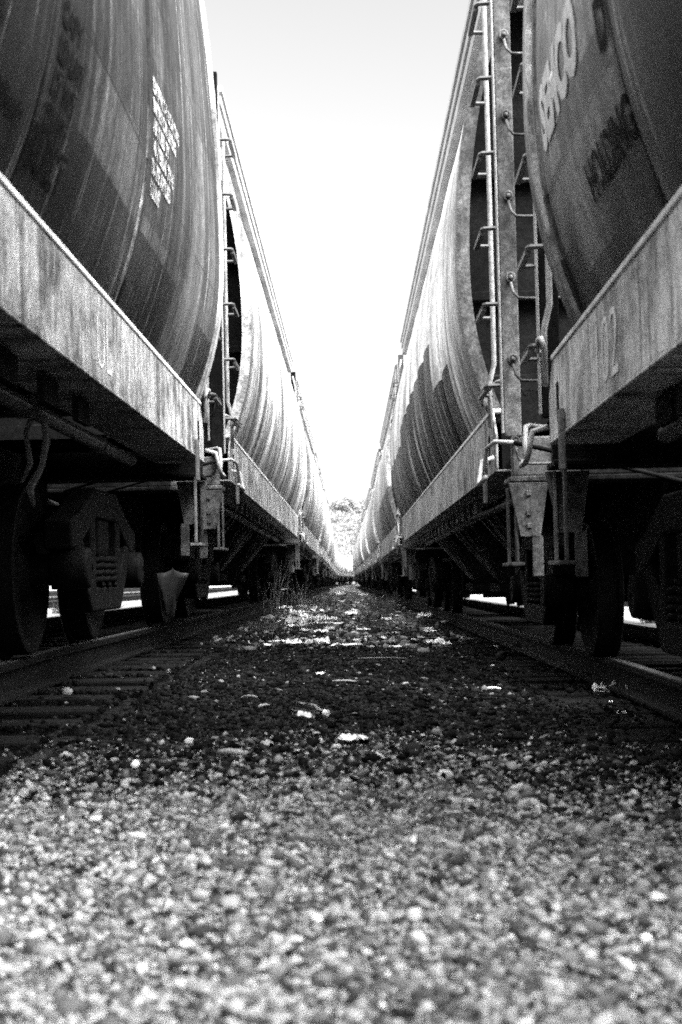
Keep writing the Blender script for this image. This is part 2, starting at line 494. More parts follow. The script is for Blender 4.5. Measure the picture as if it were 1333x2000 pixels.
def make_truck(parent, yc, hand=1):
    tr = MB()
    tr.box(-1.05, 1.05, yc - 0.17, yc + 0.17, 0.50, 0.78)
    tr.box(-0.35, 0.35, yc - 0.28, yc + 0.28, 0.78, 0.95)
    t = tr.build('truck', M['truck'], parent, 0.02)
    sf = [(-1.02, 0.50), (-1.02, 0.64), (-0.80, 0.70), (-0.55, 0.78), (-0.30, 0.86), (0.30, 0.86), (0.55, 0.78), (0.80, 0.70),
          (1.02, 0.64), (1.02, 0.50), (0.78, 0.46), (0.55, 0.36), (0.36, 0.22), (-0.36, 0.22), (-0.55, 0.36), (-0.78, 0.46)]
    for s in (-1, 1):
        m = MB()
        x0, x1 = s * 0.93, s * 1.07
        # outer casting with two window openings: build as top arch, bottom chord and columns
        m.prism([(yc + a, b) for a, b in [(-1.02, 0.52), (-1.02, 0.66), (-0.75, 0.72), (-0.32, 0.86), (0.32, 0.86), (0.75, 0.72), (1.02, 0.66), (1.02, 0.52), (0.80, 0.54), (0.34, 0.70), (-0.34, 0.70), (-0.80, 0.54)]], 0, min(x0, x1), max(x0, x1))
        m.prism([(yc + a, b) for a, b in [(-0.86, 0.535), (-0.70, 0.575), (-0.36, 0.33), (0.36, 0.33), (0.70, 0.575), (0.86, 0.535), (0.46, 0.20), (-0.46, 0.20)]], 0, min(x0, x1) + 0.003, max(x0, x1) - 0.003)
        for q in (-1, 1):
            m.box(min(x0, x1) + 0.004, max(x0, x1) - 0.004, yc + q * 0.40 - 0.06, yc + q * 0.40 + 0.06, 0.30, 0.74)
            m.lathe([(-0.09, 0.02), (-0.09, 0.10), (0.0, 0.115), (0.10, 0.10), (0.11, 0.02)], (s * 1.03, yc + q * 0.87, 0.43), 14)
        smooth_angle(m.build('side_frame', M['truck'], t, 0.012))
        for q in (-0.2, 0.0, 0.2):
            pts = [(s * 1.0 + 0.075 * math.cos(a), yc + q + 0.075 * math.sin(a), 0.34 + 0.16 * a / (2 * math.pi * 4.5)) for a in np.linspace(0, 2 * math.pi * 4.5, 60)]
            MB().tube(pts, 0.016, 6).build('spring', M['truck'], t, 0, True)
        for q in (-1, 1):
            w = MB()
            pf = [(-0.065, 0.09), (-0.075, 0.12), (-0.03, 0.16), (-0.02, 0.30), (-0.06, 0.36), (-0.07, 0.40), (-0.065, 0.419), (0.05, 0.426), (0.055, 0.445), (0.075, 0.45), (0.085, 0.43), (0.075, 0.37), (0.02, 0.31), (0.01, 0.16), (0.06, 0.12), (0.06, 0.09)]
            w.lathe([(-s * a, r) for a, r in pf], (s * 0.775, yc + q * 0.87, 0.43), 40)
            smooth_angle(w.build('wheel', M['wheel'], t), 30)
    for q in (-1, 1):
        MB().tube([(-1.0, yc + q * 0.87, 0.43), (1.0, yc + q * 0.87, 0.43)], 0.075, 14).build('axle', M['truck'], t, 0, True)
        MB().box(-0.72, 0.72, yc + q * 0.36 - 0.03, yc + q * 0.36 + 0.03, 0.34, 0.43).build('brake_beam', M['truck'], t, 0.01)
    return t

def make_car(name, L, bays, bayw, pw, amp, trucks, body_mat, gusset=False, inset=0.8, top=0.31):
    global TOP
    TOP = top
    root = empty(name)
    mb, yb = shell(L, pw, amp, inset)
    body = mb.build('body', body_mat, root, 0, True)
    smooth_angle(body, 40)
    # flange round each end of the side sheets
    for e in (-1, 1):
        for s in (-1, 1):
            f = MB(); vs = []; fs = []
            zs = [Z0 + (Z1 - Z0) * i / 24 for i in range(25)]
            ya, yz = e * (yb - 0.02), e * (yb + 0.14)
            for z in zs:
                p = prof(z)
                for (dx, y) in ((0.028, ya), (0.028, yz), (-0.05, yz), (-0.05, ya)):
                    vs.append((s * (p + dx), y, z))
            for i in range(24):
                for k in range(4):
                    fs.append((i * 4 + k, i * 4 + (k + 1) % 4, i * 4 + 4 + (k + 1) % 4, i * 4 + 4 + k))
            fs += [(0, 1, 2, 3), (96, 97, 98, 99)]
            f.add(vs, fs); smooth_angle(f.build('end_flange', body_mat, root))
    # end walls with stiffeners
    for e in (-1, 1):
        ye = e * (yb - 0.25)
        poly = [(prof(z) - 0.03, z) for z in np.linspace(Z0, Z1, 14)] + [(-(prof(z) - 0.03), z) for z in np.linspace(Z1, Z0, 14)]
        w = MB(); w.prism(poly, 1, ye - 0.02, ye + 0.02)
        for zz in (2.28, 3.05):
            xx = prof(zz) - 0.06
            w.box(-xx, xx, min(ye + e * 0.021, ye + e * 0.10), max(ye + e * 0.021, ye + e * 0.10), zz - 0.03, zz + 0.03)
        w.build('end_wall', M['end'], root, 0.008)
    # roof with stepped eaves
    r = MB()
    e0 = prof(Z1) - 0.02; eo = max(1.41, e0 + 0.02)
    half = [(e0, 4.145), (e0, 4.18), (eo - 0.02, 4.19), (eo - 0.015, 4.25), (eo - 0.075, 4.255), (eo - 0.075, 4.285), (eo - 0.004, 4.29), (eo, 4.345), (eo - 0.065, 4.35), (eo - 0.065, 4.38), (eo + 0.012, 4.385), (eo + 0.012, 4.435), (1.28, 4.44)]
    for i in range(1, 9):
        a = i / 8; half.append((1.28 * (1 - a), 4.43 + 0.25 * math.sin(a * math.pi / 2)))
    poly = half + [(-x, z) for x, z in reversed(half[:-1])]
    r.prism(poly, 1, -(yb + 0.1), yb + 0.1)
    smooth_angle(r.build('roof', M['roof'], root), 30)
    rb = MB()
    for x in (-0.34, 0.34):
        rb.box(x - 0.28, x + 0.28, -(L / 2 - 0.2), L / 2 - 0.2, 4.72, 4.75)
    for k in range(int(L / 1.6)):
        y = -L / 2 + 0.8 + k * 1.6
        rb.box(-0.66, 0.66, y - 0.03, y + 0.03, 4.55, 4.717)
    rb.build('running_board', M['frame'], root, 0.004)
    # side sills
    for s in (-1, 1):
        m = MB(); yl = L / 2 - 0.42
        web = [(-yl, 1.15), (yl, 1.15), (yl, 1.36), (yl - 0.16, 1.50), (-yl + 0.16, 1.50), (-yl, 1.36)]
        m.prism(web, 0, min(s * 1.435, s * 1.45), max(s * 1.435, s * 1.45))
        xa, xb = sorted((s * 1.134, s * 1.455))
        m.box(xa, xb, -yl, yl, 1.135, 1.149)
        sl_ = m.build('side_sill', M['sill'], root, 0.004)
        xa, xb = sorted((s * 1.345, s * 1.456))
        MB().box(xa, xb, -yl + 0.16, yl - 0.16, 1.501, 1.526).build('sill_lip', M['lip'], sl_, 0.005)
        c = MB()
        xa, xb = s * 1.38, s * 1.30
        c.box(min(xa, xb), max(xa, xb), -yl + 0.3, yl - 0.3, 1.17, 1.47)
        c.build('sill_liner', M['frame'], root)
        for y in (-yl + 0.35, yl - 0.35):
            xs = sorted((s * 1.4515, s * 1.455))
            MB().box(xs[0], xs[1], y - 0.03, y + 0.03, 1.21, 1.38).build('sill_slot', M['black_paint'], root)  # black plate painted for the dark inside of a slot
        # jacking strap hanging under the sill near each end
        for e in (-1, 1):
            y = e * (yl - 0.55)
            xs = sorted((s * 1.453, s * 1.475))
            MB().box(xs[0], xs[1], y - 0.045, y + 0.045, 0.98, 1.24).build('jacking_strap', M['post'], root, 0.006)
    # centre sill and floor
    m = MB(); m.box(-0.33, 0.33, -(L / 2 - 0.1), L / 2 - 0.1, 0.80, 1.18); m.build('centre_sill', M['frame'], root, 0.01)
    m = MB()
    m.box(-1.38, 1.38, -(yb), yb, 1.425, 1.45); m.build('floor_plate', M['frame'], root)
    # hoppers
    for yc in bays:
        h = MB(); w2 = bayw / 2
        top = [(-1.29, yc - w2, 1.42), (1.29, yc - w2, 1.42), (1.29, yc + w2, 1.42), (-1.29, yc + w2, 1.42)]
        bot = [(-0.62, yc - 0.42, 0.46), (0.62, yc - 0.42, 0.46), (0.62, yc + 0.42, 0.46), (-0.62, yc + 0.42, 0.46)]
        h.add(top + bot, [(0, 1, 5, 4), (1, 2, 6, 5), (2, 3, 7, 6), (3, 0, 4, 7), (4, 5, 6, 7)])
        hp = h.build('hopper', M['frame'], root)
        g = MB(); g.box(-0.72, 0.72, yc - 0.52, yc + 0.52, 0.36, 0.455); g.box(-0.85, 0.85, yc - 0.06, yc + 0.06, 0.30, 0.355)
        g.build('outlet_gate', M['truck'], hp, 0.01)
        for s in (-1, 1):
            st = MB()
            for q in (-0.75, -0.25, 0.25, 0.75):
                a = Vector((s * 1.30, yc + q * w2 * 0.9, 1.36)); b = Vector((s * 0.66, yc + q * 0.40, 0.52))
                st.tube([a, b], 0.028, 4)
            for q in (-0.8, -0.4, 0, 0.4, 0.8):
                st.box(min(s * 1.30, s * 1.325), max(s * 1.30, s * 1.325), yc + q * w2 - 0.13, yc + q * w2 + 0.13, 1.02, 1.12)
            st.build('hopper_brace', M['post'], hp)
    # pipe along the left and right under the sill
    for s in (-1, 1):
        m = MB(); yl = L / 2 - 0.9
        yl -= 0.45; m.tube([(s * 1.10, -yl, 1.085), (s * 1.10, yl, 1.085)], 0.036, 10)
        for k in range(int(2 * yl / 1.7)):
            y = -yl + 0.6 + k * 1.7
            m.box(min(s * 1.06, s * 1.14), max(s * 1.06, s * 1.14), y - 0.025, y + 0.025, 1.04, 1.134)
        smooth_angle(m.build('train_line_pipe', M['pipe'], root))
    # ends
    for e in (-1, 1):
        yE = e * L / 2
        m = MB()
        ya, yz = sorted((yE - e * 0.10, yE - e * 0.02))
        m.box(-1.02, 1.02, ya, yz, 1.08, 1.30)
        ya2, yz2 = sorted((yE - e * 0.30, yE + e * 0.02))
        m.box(-1.02, 1.02, ya2, yz2, 1.045, 1.077)
        for s in (-1, 1):
            xa, xb = sorted((s * 1.023, s * 1.40)); xc, xd = sorted((s * 1.023, s * 1.42))
            MB().box(xa, xb, ya, yz, 1.08, 1.30).box(xc, xd, ya2, yz2, 1.045, 1.077).build('sill_corner', M['post'], root, 0.008)
        m.box(-1.30, 1.30, min(yE - e * 0.85, yE - e * 0.11), max(yE - e * 0.85, yE - e * 0.11), 1.25, 1.28)
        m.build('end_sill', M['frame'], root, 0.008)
        # coupler, hose
        c = MB()
        ya, yz = sorted((yE - e * 0.2, yE + e * 0.30))
        c.box(-0.09, 0.09, ya, yz, 0.80, 0.98)
        ya, yz = sorted((yE + e * 0.28, yE + e * 0.49))
        c.prism([(-0.14, ya), (0.05, ya), (0.16, (ya + yz) / 2), (0.12, yz), (0.02, (ya + yz) / 2 + 0.02), (-0.12, yz), (-0.16, (ya + yz) / 2)], 2, 0.76, 1.02)
        c.build('coupler', M['truck'], root, 0.015)
        hs = [(0.30, yE - e * 0.05, 0.92), (0.34, yE + e * 0.10, 0.90), (0.36, yE + e * 0.2, 0.76), (0.33, yE + e * 0.32, 0.58), (0.30, yE + e * 0.45, 0.50)]
        MB().tube([tuple(Vector(h) * 1) for h in hs], 0.028, 8).build('air_hose', M['rubber'], root, 0, True)
        for s in (-1, 1):
            # corner post
            p = MB()
            xa, xb = sorted((s * 1.345, s * 1.44)); ya, yz = sorted((yE, yE - e * 0.05))
            p.box(xa, xb, ya, yz, 1.30, 4.30)
            p.build('corner_post', M['post'], root, 0.006)
            # gusset under the post carrying the stirrup
            p = MB()
            ya, yz = sorted((yE + e * 0.004, yE + e * 0.022))
            p.prism([(s * 1.43, 1.04), (s * 1.21, 1.04), (s * 1.26, 0.74), (s * 1.37, 0.74)], 1, ya, yz)
            for zz in (0.80, 0.87, 0.98):
                ya3, yz3 = sorted((yE + e * 0.0225, yE + e * 0.034))
                p.box(s * 1.32 - 0.014, s * 1.32 + 0.014, ya3, yz3, zz - 0.014, zz + 0.014)
            p.build('corner_gusset', M['post'], root, 0.003)
            # stirrup step
            p = MB()
            xa, xb = sorted((s * 1.38, s * 1.395))
            for yy in (yE - e * 0.02, yE - e * 0.42):
                p.box(xa, xb, yy - 0.03, yy + 0.03, 0.60, 1.04)
            p.box(xa - 0.03, xb + 0.03, min(yE - e * 0.45, yE + e * 0.01), max(yE - e * 0.45, yE + e * 0.01), 0.58, 0.60)
            p.build('stirrup_step', M['post'], root, 0.004)
            p = MB()
            xa, xb = sorted((s * 1.30, s * 1.24))
            p.box(xa, xb, yE - e * 0.04 - 0.006, yE - e * 0.04 + 0.006, 0.52, 0.745)
            p.build('step_bracket', M['post'], root, 0.003)
            # side ladder: thin rail plus rungs standing off toward the aisle
            lad = MB(); yl = yE - e * 0.47
            lad.tube([(s * 1.40, yl, 4.15), (s * 1.44, yl, 3.95), (s * 1.44, yl, 1.78), (s * 1.47, yl, 1.66), (s * 1.47, yl, 1.40)], 0.016, 6)
            ladd = lad.build('ladder_rail', M['rung'], root, 0, True)
            ed = MB(); xa, xb = sorted((s * 1.4415, s * 1.452)); ya, yz = sorted((yE - e * 0.002, yE - e * 0.055))
            ed.box(xa, xb, ya, yz, 1.32, 4.2); ed.build('ladder_stile', M['rung'], root, 0.002)
            for k in range(6):
                zz = 1.62 + 0.43 * k - (0.03 if k == 0 else 0)
                rr = MB()
                rr.tube([(s * 1.455, yE - e * 0.03, zz), (s * 1.52, yE - e * 0.035, zz), (s * 1.53, yE - e * 0.06, zz), (s * 1.53, yl + e * 0.03, zz), (s * 1.52, yl + e * 0.005, zz), (s * 1.455, yl, zz)], 0.013, 6)
                rr.box(s * 1.53 - 0.014, s * 1.53 + 0.014, min(yl + e * 0.03, yE - e * 0.06), max(yl + e * 0.03, yE - e * 0.06), zz - 0.03, zz - 0.012)
                rr.build('rung', M['rung_dark'], root)
            # end handholds
            for k in range(7):
                zz = 1.14 + 0.46 * k
                rr = MB(); yo = yE + e * 0.012
                x0 = s * 1.385
                rr.tube([(x0 + s * 0.022 * math.cos(a), yo, zz + 0.13 + 0.026 * math.sin(a)) for a in np.linspace(-1.2, 4.6, 9)], 0.009, 6)
                rr.tube([(x0, yo + e * 0.01, zz + 0.10), (x0 - s * 0.01, yo + e * 0.03, zz + 0.04), (x0 - s * 0.035, yo + e * 0.05, zz + 0.005), (x0 - s * 0.08, yo + e * 0.055, zz), (x0 - s * 0.48, yo + e * 0.055, zz), (x0 - s * 0.5, yo, zz)], 0.008, 6)
                rr.tube([(x0, yo - e * 0.02, zz + 0.13), (x0, yo + e * 0.016, zz + 0.13)], 0.014, 6)
                rr.build('handhold', M['post'], root, 0, True)
            # uncoupling lever with its bent handle
            u = MB(); yo = yE - e * 0.06
            MB().tube([(s * 0.4, yE + e * 0.1, 1.0), (s * 1.0, yE + e * 0.08, 1.16), (s * 1.40, yE + e * 0.06, 1.26)], 0.013, 7).build('lever_rod', M['truck'], root, 0, True)
            u.tube([(s * 1.40, yE + e * 0.06, 1.26), (s * 1.50, yE + e * 0.02, 1.27), (s * 1.53, yo - e * 0.06, 1.25), (s * 1.54, yo - e * 0.10, 1.16), (s * 1.54, yo - e * 0.16, 1.08)], 0.013, 7)
            u.tube([(s * 1.54, yo - e * 0.04, 1.085), (s * 1.56, yo - e * 0.10, 1.06), (s * 1.56, yo - e * 0.30, 1.06), (s * 1.55, yo - e * 0.36, 1.10), (s * 1.53, yo - e * 0.36, 1.20), (s * 1.46, yo - e * 0.36, 1.22)], 0.014, 7)
            u.build('uncoupling_lever', M['rung'], root, 0, True)
            # short grab iron by the sheet end
            gq = MB(); zz = 1.62
            gq.tube([(s * 1.42, yE - e * 0.02, zz), (s * 1.46, yE - e * 0.1, zz), (s * 1.50, yE - e * 0.5, zz - 0.01), (s * 1.50, yE - e * 0.62, zz - 0.02), (s * 1.49, yE - e * 0.66, zz - 0.07)], 0.013, 6)
            gq.build('grab_iron', M['rung'], root, 0, True)
            if gusset:
                gp = MB(); xa, xb = sorted((s * 1.40, s * 1.412))
                gp.prism([(e * (yb - 0.1), 1.51), (e * (yb + 0.2), 2.05), (e * (yb + 0.34), 2.05), (e * (L / 2 - 0.06), 1.62), (e * (L / 2 - 0.10), 1.36), (e * (yb + 0.2), 1.31)], 0, xa, xb)
                gp.build('gusset_plate', M['end'], root, 0.003)
    for yc in trucks: make_truck(root, yc)
    return root

TILT = R(-1.3)
def place(root, side, y0, y1, yaw_extra=0.0, xoff=0.0):
    a = path(side, y0); b = path(side, y1); c = (a + b) / 2
    d = b - a
    root.location = (c.x + xoff, c.y, c.z)
    root.rotation_euler = (math.atan2(d.z, math.hypot(d.x, d.y)), TILT, -math.atan2(d.x, d.y) + yaw_extra)

PITCH, LEN = 17.0, 16.0
# nearest cars
A0, A1 = 0.5, 10.0
LA = A1 - A0
car_a = make_car('hopper_car', LA, [4.6 - (A0 + A1) / 2], 3.3, 1.8333, 0.016, [2.2 - (A0 + A1) / 2, 7.95 - (A0 + A1) / 2], M['dark_body'], gusset=True, top=0.09)
place(car_a, -1, A0, A1, 0.0, -0.025)
tag(car_a, 'dark lettered hopper car at front left, with black COMPANY lettering', 'freight car', 'hopper cars of the left train')
B0, B1 = 0.6, 7.0
LB = B1 - B0
car_b = make_car('hopper_car', LB, [3.9 - (B0 + B1) / 2], 1.6, 1.6, 0.016, [2.3 - (B0 + B1) / 2, 5.6 - (B0 + B1) / 2], M['grey_body'], inset=1.5)
place(car_b, 1, B0, B1, yaw_extra=R(-1.4), xoff=0.0)
tag(car_b, 'grey scratched hopper car at front right, with large white letters', 'freight car', 'hopper cars of the right train')

for c_ in (car_a, car_b):
    for ch in c_.children:
        n_ = ch.name.split('.')[0]
        if n_ in ('corner_post', 'sill_corner', 'handhold'): setmat(ch, M['end'])
        if n_ == 'end_flange': setmat(ch, M['flange'])
        if n_ == 'side_sill' and c_ is car_b: setmat(ch, M['sill_lifted'])
        if n_ == 'hopper':
            for h_ in ch.children:
                if h_.name.startswith('hopper_brace'): setmat(h_, M['frame'])
# standard car, then the rest of both trains
proto = make_car('hopper_car', LEN, [-3.4, 0.0, 3.4], 3.2, 1.0, 0.030, [-6.1, 6.1], M['pale_body'])
FAR_KEEP = {'body', 'end_flange', 'end_wall', 'roof', 'side_sill', 'hopper', 'centre_sill', 'floor_plate', 'truck', 'corner_post', 'ladder_rail', 'rung', 'stirrup_step', 'end_sill', 'sill_corner', 'coupler', 'corner_gusset', 'jacking_strap', 'sill_liner'}
ORD = ['second', 'third', 'fourth', 'fifth', 'sixth', 'seventh', 'eighth', 'ninth', 'tenth', 'eleventh', 'twelfth', 'thirteenth', 'fourteenth', 'fifteenth', 'sixteenth']
SKINS_L = ['pale_body', 'pale_body_b', 'pale_body', 'pale_body', 'pale_body_b']
SKINS_R = ['two_tone', 'logo_body', 'pale_body_b', 'pale_body', 'pale_body']
LOOK = {'pale_body': 'pale streaked', 'pale_body_b': 'light grey streaked', 'two_tone': 'white topped two tone', 'logo_body': 'pale hopper with dark lower block,'}
first = True
car_two = None
for side, start, skins, word in ((-1, 10.95, SKINS_L, 'left'), (1, 7.95, SKINS_R, 'right')):
    for i in range(14):
        y0 = start + PITCH * i
        if first: c = proto; first = False
        else: c = copy_tree(proto, None, None if i < 3 else FAR_KEEP)
        place(c, side, y0, y0 + LEN)
        sk = skins[i] if i < len(skins) else skins[i % 2 + 2]
        for ch in c.children:
            n_ = ch.name.split('.')[0]
            if n_ in ('corner_post', 'handhold'): setmat(ch, M['end' if side < 0 and i == 0 else 'post'])
            if n_ == 'body' or n_ == 'end_flange': setmat(ch, M['flange_grey' if n_ == 'end_flange' and side > 0 and i == 0 else sk])
        if side > 0 and i == 0: car_two = c
        lab = {'two_tone': 'white topped hopper car with black painted lower block, second in the right train',
               'logo_body': 'pale hopper car with a grey lower block, third in the right train'}.get(sk) if side > 0 and i < 2 else None
        tag(c, lab or f'{LOOK[sk].split(" hopper")[0]} hopper car, {ORD[i]} from the front in the {word} train', 'freight car', f'hopper cars of the {word} train')

# lettering -------------------------------------------------------
def on_body(L, pw, amp, side, y_start, z_base, zc):
    """map text (u right, v up) on the aisle-side sheet; side=+1 is the local +x face"""
    global TOP
    TOP = zc
    def f(u, v):
        z = z_base + v
        y = (y_start + u if side > 0 else y_start - u)
        return (side * (surf(y, z, L, pw, amp) + 0.004), y, z)
    return f
def A(y): return y - (A0 + A1) / 2
def B(y): return y - (B0 + B1) / 2
fa = lambda y, z: on_body(LA, 1.8333, 0.016, 1, A(y), z, 0.09)
fb = lambda y, z: on_body(LB, 1.6, 0.016, -1, B(y), z, 0.31)
# the left car shows its +x face: text runs away from the camera
text_mesh('LTD', 0.13, fa(3.40, 1.78), 'lettering', M['black_paint'], car_a, 0.004)
text_mesh('COMPANY', 0.085, fa(3.62, 1.66), 'lettering', M['black_paint'], car_a, 0.003)
text_mesh('CAPY\nLD LMT\nLT WT\nCU FT', 0.105, fa(4.25, 2.06), 'lettering', M['black_paint'], car_a, 0.004)
text_mesh('BUILT', 0.17, fa(4.2, 1.62), 'lettering', M['black_paint'], car_a, 0.006)
text_mesh('EXTERIOR COATING\nINTERIOR LINING\nAPPLIED BY\nMATERIAL TYPE\nDATE APPLIED\nRELINE', 0.088, fa(6.08, 2.47), 'lettering', M['white_paint'], car_a, 0.004)
text_mesh('SEMCO', 0.30, fb(5.24, 2.12), 'lettering', M['bright_paint'], car_b, 0.016)
text_mesh('UL', 0.34, fb(4.66, 2.44), 'lettering', M['bright_paint'], car_b, 0.0)
text_mesh('HOLDING', 0.165, fb(4.55, 1.74), 'lettering', M['black_paint'], car_b, 0.006)
text_mesh('D', 0.20, fb(3.98, 2.02), 'lettering', M['black_paint'], car_b, 0.006)
text_mesh('102', 0.34, lambda u, v: (-1.4525, B(5.15) - u * 1.1, 1.20 + v), 'lettering', M['faded_paint'], car_b, -0.004)
text_mesh('UL', 0.30, lambda u, v: (1.4525, A(5.5) + u, 1.20 + v), 'lettering', M['faded_paint'], car_a, -0.006)
yew = -(LEN / 2 - 0.8 - 0.25) - 0.023
text_mesh('DEFECT CARD', 0.055, lambda u, v: (-1.33 + u, yew, 1.66 + v), 'lettering', M['black_paint'], car_two, 0.001)

# ------------------------------------------------------------------ tracks
RP = [(-0.07, -0.17), (0.07, -0.17), (0.07, -0.155), (0.012, -0.14), (0.010, -0.045), (0.036, -0.035), (0.036, -0.006), (0.028, 0.0), (-0.028, 0.0), (-0.036, -0.006), (-0.036, -0.035), (-0.010, -0.045), (-0.012, -0.14), (-0.07, -0.155)]
def rail(pf, label, group, y0=-6, y1=270):
    ys = list(np.arange(y0, 60, 2.0)) + list(np.arange(60, y1, 5.0))
    m = MB(); vs = []; fs = []; n = len(RP)
    for y in ys:
        p = pf(y)
        for (dx, dz) in RP: vs.append((p.x + dx, y, p.z + dz))
    for i in range(len(ys) - 1):
        for k in range(n): fs.append((i * n + k, i * n + (k + 1) % n, (i + 1) * n + (k + 1) % n, (i + 1) * n + k))
    fs.append(tuple(range(n)))
    m.add(vs, fs)
    tag(m.build('rail', M['rail'], None, 0), label, 'rail', group)
for side, word in ((-1, 'left'), (1, 'right')):
    for s, w2 in ((-1, 'outer' if side < 0 else 'inner'), (1, 'inner' if side < 0 else 'outer')):
        lab = f'dark steel rail on the aisle side under the {word} train' if w2 == 'inner' else f'dark steel rail on the far side under the {word} train'
        rail(lambda y, side=side, s=s: path(side, y, s * 0.755), lab, 'rails under the trains')
for side, word in ((-1, 'left'), (1, 'right')):
    for j, off in enumerate((4.3, 5.8, 9.0, 10.5)):
        rail(lambda y, side=side, off=off: Vector(((LX if side < 0 else RX) + side * off, y, -0.02 - dip(y) * 0.8 + 0.1)),
             f'empty siding rail seen under the {word} train, {["nearest to", "second from", "third from", "fourth from"][j]} it', 'siding rails', -6, 120)

def tie_mesh():
    m = MB(); m.box(-1.3, 1.3, -0.115, 0.115, -0.16, 0.0)
    o = m.build('tie', M['tie'], None, 0.012); return o
tie0 = tie_mesh(); used = False
far = MB()
for side, word in ((-1, 'left'), (1, 'right')):
    k = 0; y = -1.0
    while y < 200:
        p = path(side, y)
        if y < 70:
            if not used: t = tie0; used = True
            else: t = tie0.copy(); col.objects.link(t)
            t.location = (p.x + random.uniform(-.05, .05), y, p.z - 0.172 + random.uniform(-.012, 0.0))
            t.rotation_euler = (0, TILT * 0.5, random.uniform(-.03, .03))
            tag(t, f'dark weathered wooden tie under the {word} train', 'railway tie', f'ties under the {word} train')
        else:
            far.box(p.x - 1.3, p.x + 1.3, y - .115, y + .115, p.z - 0.33, p.z - 0.174)
        y += 0.56 + random.uniform(-.03, .03)
tag(far.build('distant_ties', M['tie']), 'row of distant ties far down under both trains', 'railway ties', kind='stuff')

# ------------------------------------------------------------------ ground
def gz(x, y):
    d = dip(y) if y < 250 else dip(250) + (y - 250) * 0.002
    xx = x - bend(min(y, 200)) if abs(x) < 8 else x
    b = 0.0
    if xx > 0: b = -0.10 * min(1, max(0, (xx - 0.2) / 1.0))
    else: b = -0.02 * min(1, max(0, (-xx - 0.2) / 0.8))
    return b - d
def gzn(x, y):
    z = gz(x, y)
    n = 0.035 * mnoise.noise((x * 0.9, y * 0.6, 3.1)) + 0.014 * mnoise.noise((x * 4.1, y * 3.3, 1.7))
    a = 1.0 if abs(x) < 1.0 else 0.35
    return z + n * a - 0.012
xs = np.concatenate([-np.geomspace(400, 6.2, 22), np.arange(-6, -1.6, 0.4), np.arange(-1.6, 1.6, 0.05), np.arange(1.6, 6.1, 0.4), np.geomspace(6.2, 400, 22)])
ys = np.concatenate([np.arange(-30, 0, 3.0), np.arange(0, 14, 0.06), np.arange(14, 40, 0.2), np.arange(40, 120, 1.0), np.geomspace(120, 1500, 40)])
vs = [(float(x), float(y), gzn(float(x), float(y))) for y in ys for x in xs]
n = len(xs)
fs = [(j * n + i, j * n + i + 1, (j + 1) * n + i + 1, (j + 1) * n + i) for j in range(len(ys) - 1) for i in range(n - 1)]
def ground_mat():
    t = NT('gravel and dirt ground')
    co = t.coord(); x, y, z = t.sep(co)
    big = t.noise(co, (1, 1, 1), 0.9, 5, 0.6, w=0.0)
    f = t.noise(co, (1, 1, 1), 45.0, 5, 0.75, w=0.0)
    vor = t.n('ShaderNodeTexVoronoi'); vor.inputs['Scale'].default_value = 38.0; t.link(co, vor.inputs['Vector'])
    sep = t.n('ShaderNodeSeparateColor'); t.link(vor.outputs['Color'], sep.inputs[0])
    stone = t.math('POWER', sep.outputs[0], 1.6)
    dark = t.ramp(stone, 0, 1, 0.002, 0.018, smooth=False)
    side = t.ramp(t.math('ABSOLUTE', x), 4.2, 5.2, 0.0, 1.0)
    pale = t.mix(side, t.ramp(stone, 0, 1, 0.006, 0.10, smooth=False), 0.30)  # darkened base: shade in the gaps between stones, painted in
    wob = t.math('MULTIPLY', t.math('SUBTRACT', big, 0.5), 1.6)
    near = t.ramp(t.math('ADD', y, wob), 3.4, 6.2, 1.0, 0.0)  # pale to dark along the aisle: train shade painted into the ground
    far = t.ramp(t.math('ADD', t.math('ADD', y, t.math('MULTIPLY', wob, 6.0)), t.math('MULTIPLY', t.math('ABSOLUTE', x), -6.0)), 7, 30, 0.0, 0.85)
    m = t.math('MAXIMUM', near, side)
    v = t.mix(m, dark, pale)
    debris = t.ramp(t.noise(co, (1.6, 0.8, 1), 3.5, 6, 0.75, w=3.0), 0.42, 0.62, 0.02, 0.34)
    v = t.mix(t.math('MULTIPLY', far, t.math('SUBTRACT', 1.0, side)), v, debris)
    v = t.math('MULTIPLY', v, t.ramp(f, 0.3, 0.7, 0.6, 1.4))
    t.grey(v); t.rough(0.9); t.b.inputs['Specular IOR Level'].default_value = 0.1
    t.bump(t.math('ADD', t.math('MULTIPLY', vor.outputs['Distance'], -1.0), t.math('MULTIPLY', f, 0.6)), 0.9, 0.02)
    return t.m
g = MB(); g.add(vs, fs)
tag(g.build('ground', ground_mat(), None, 0, True), kind='structure')

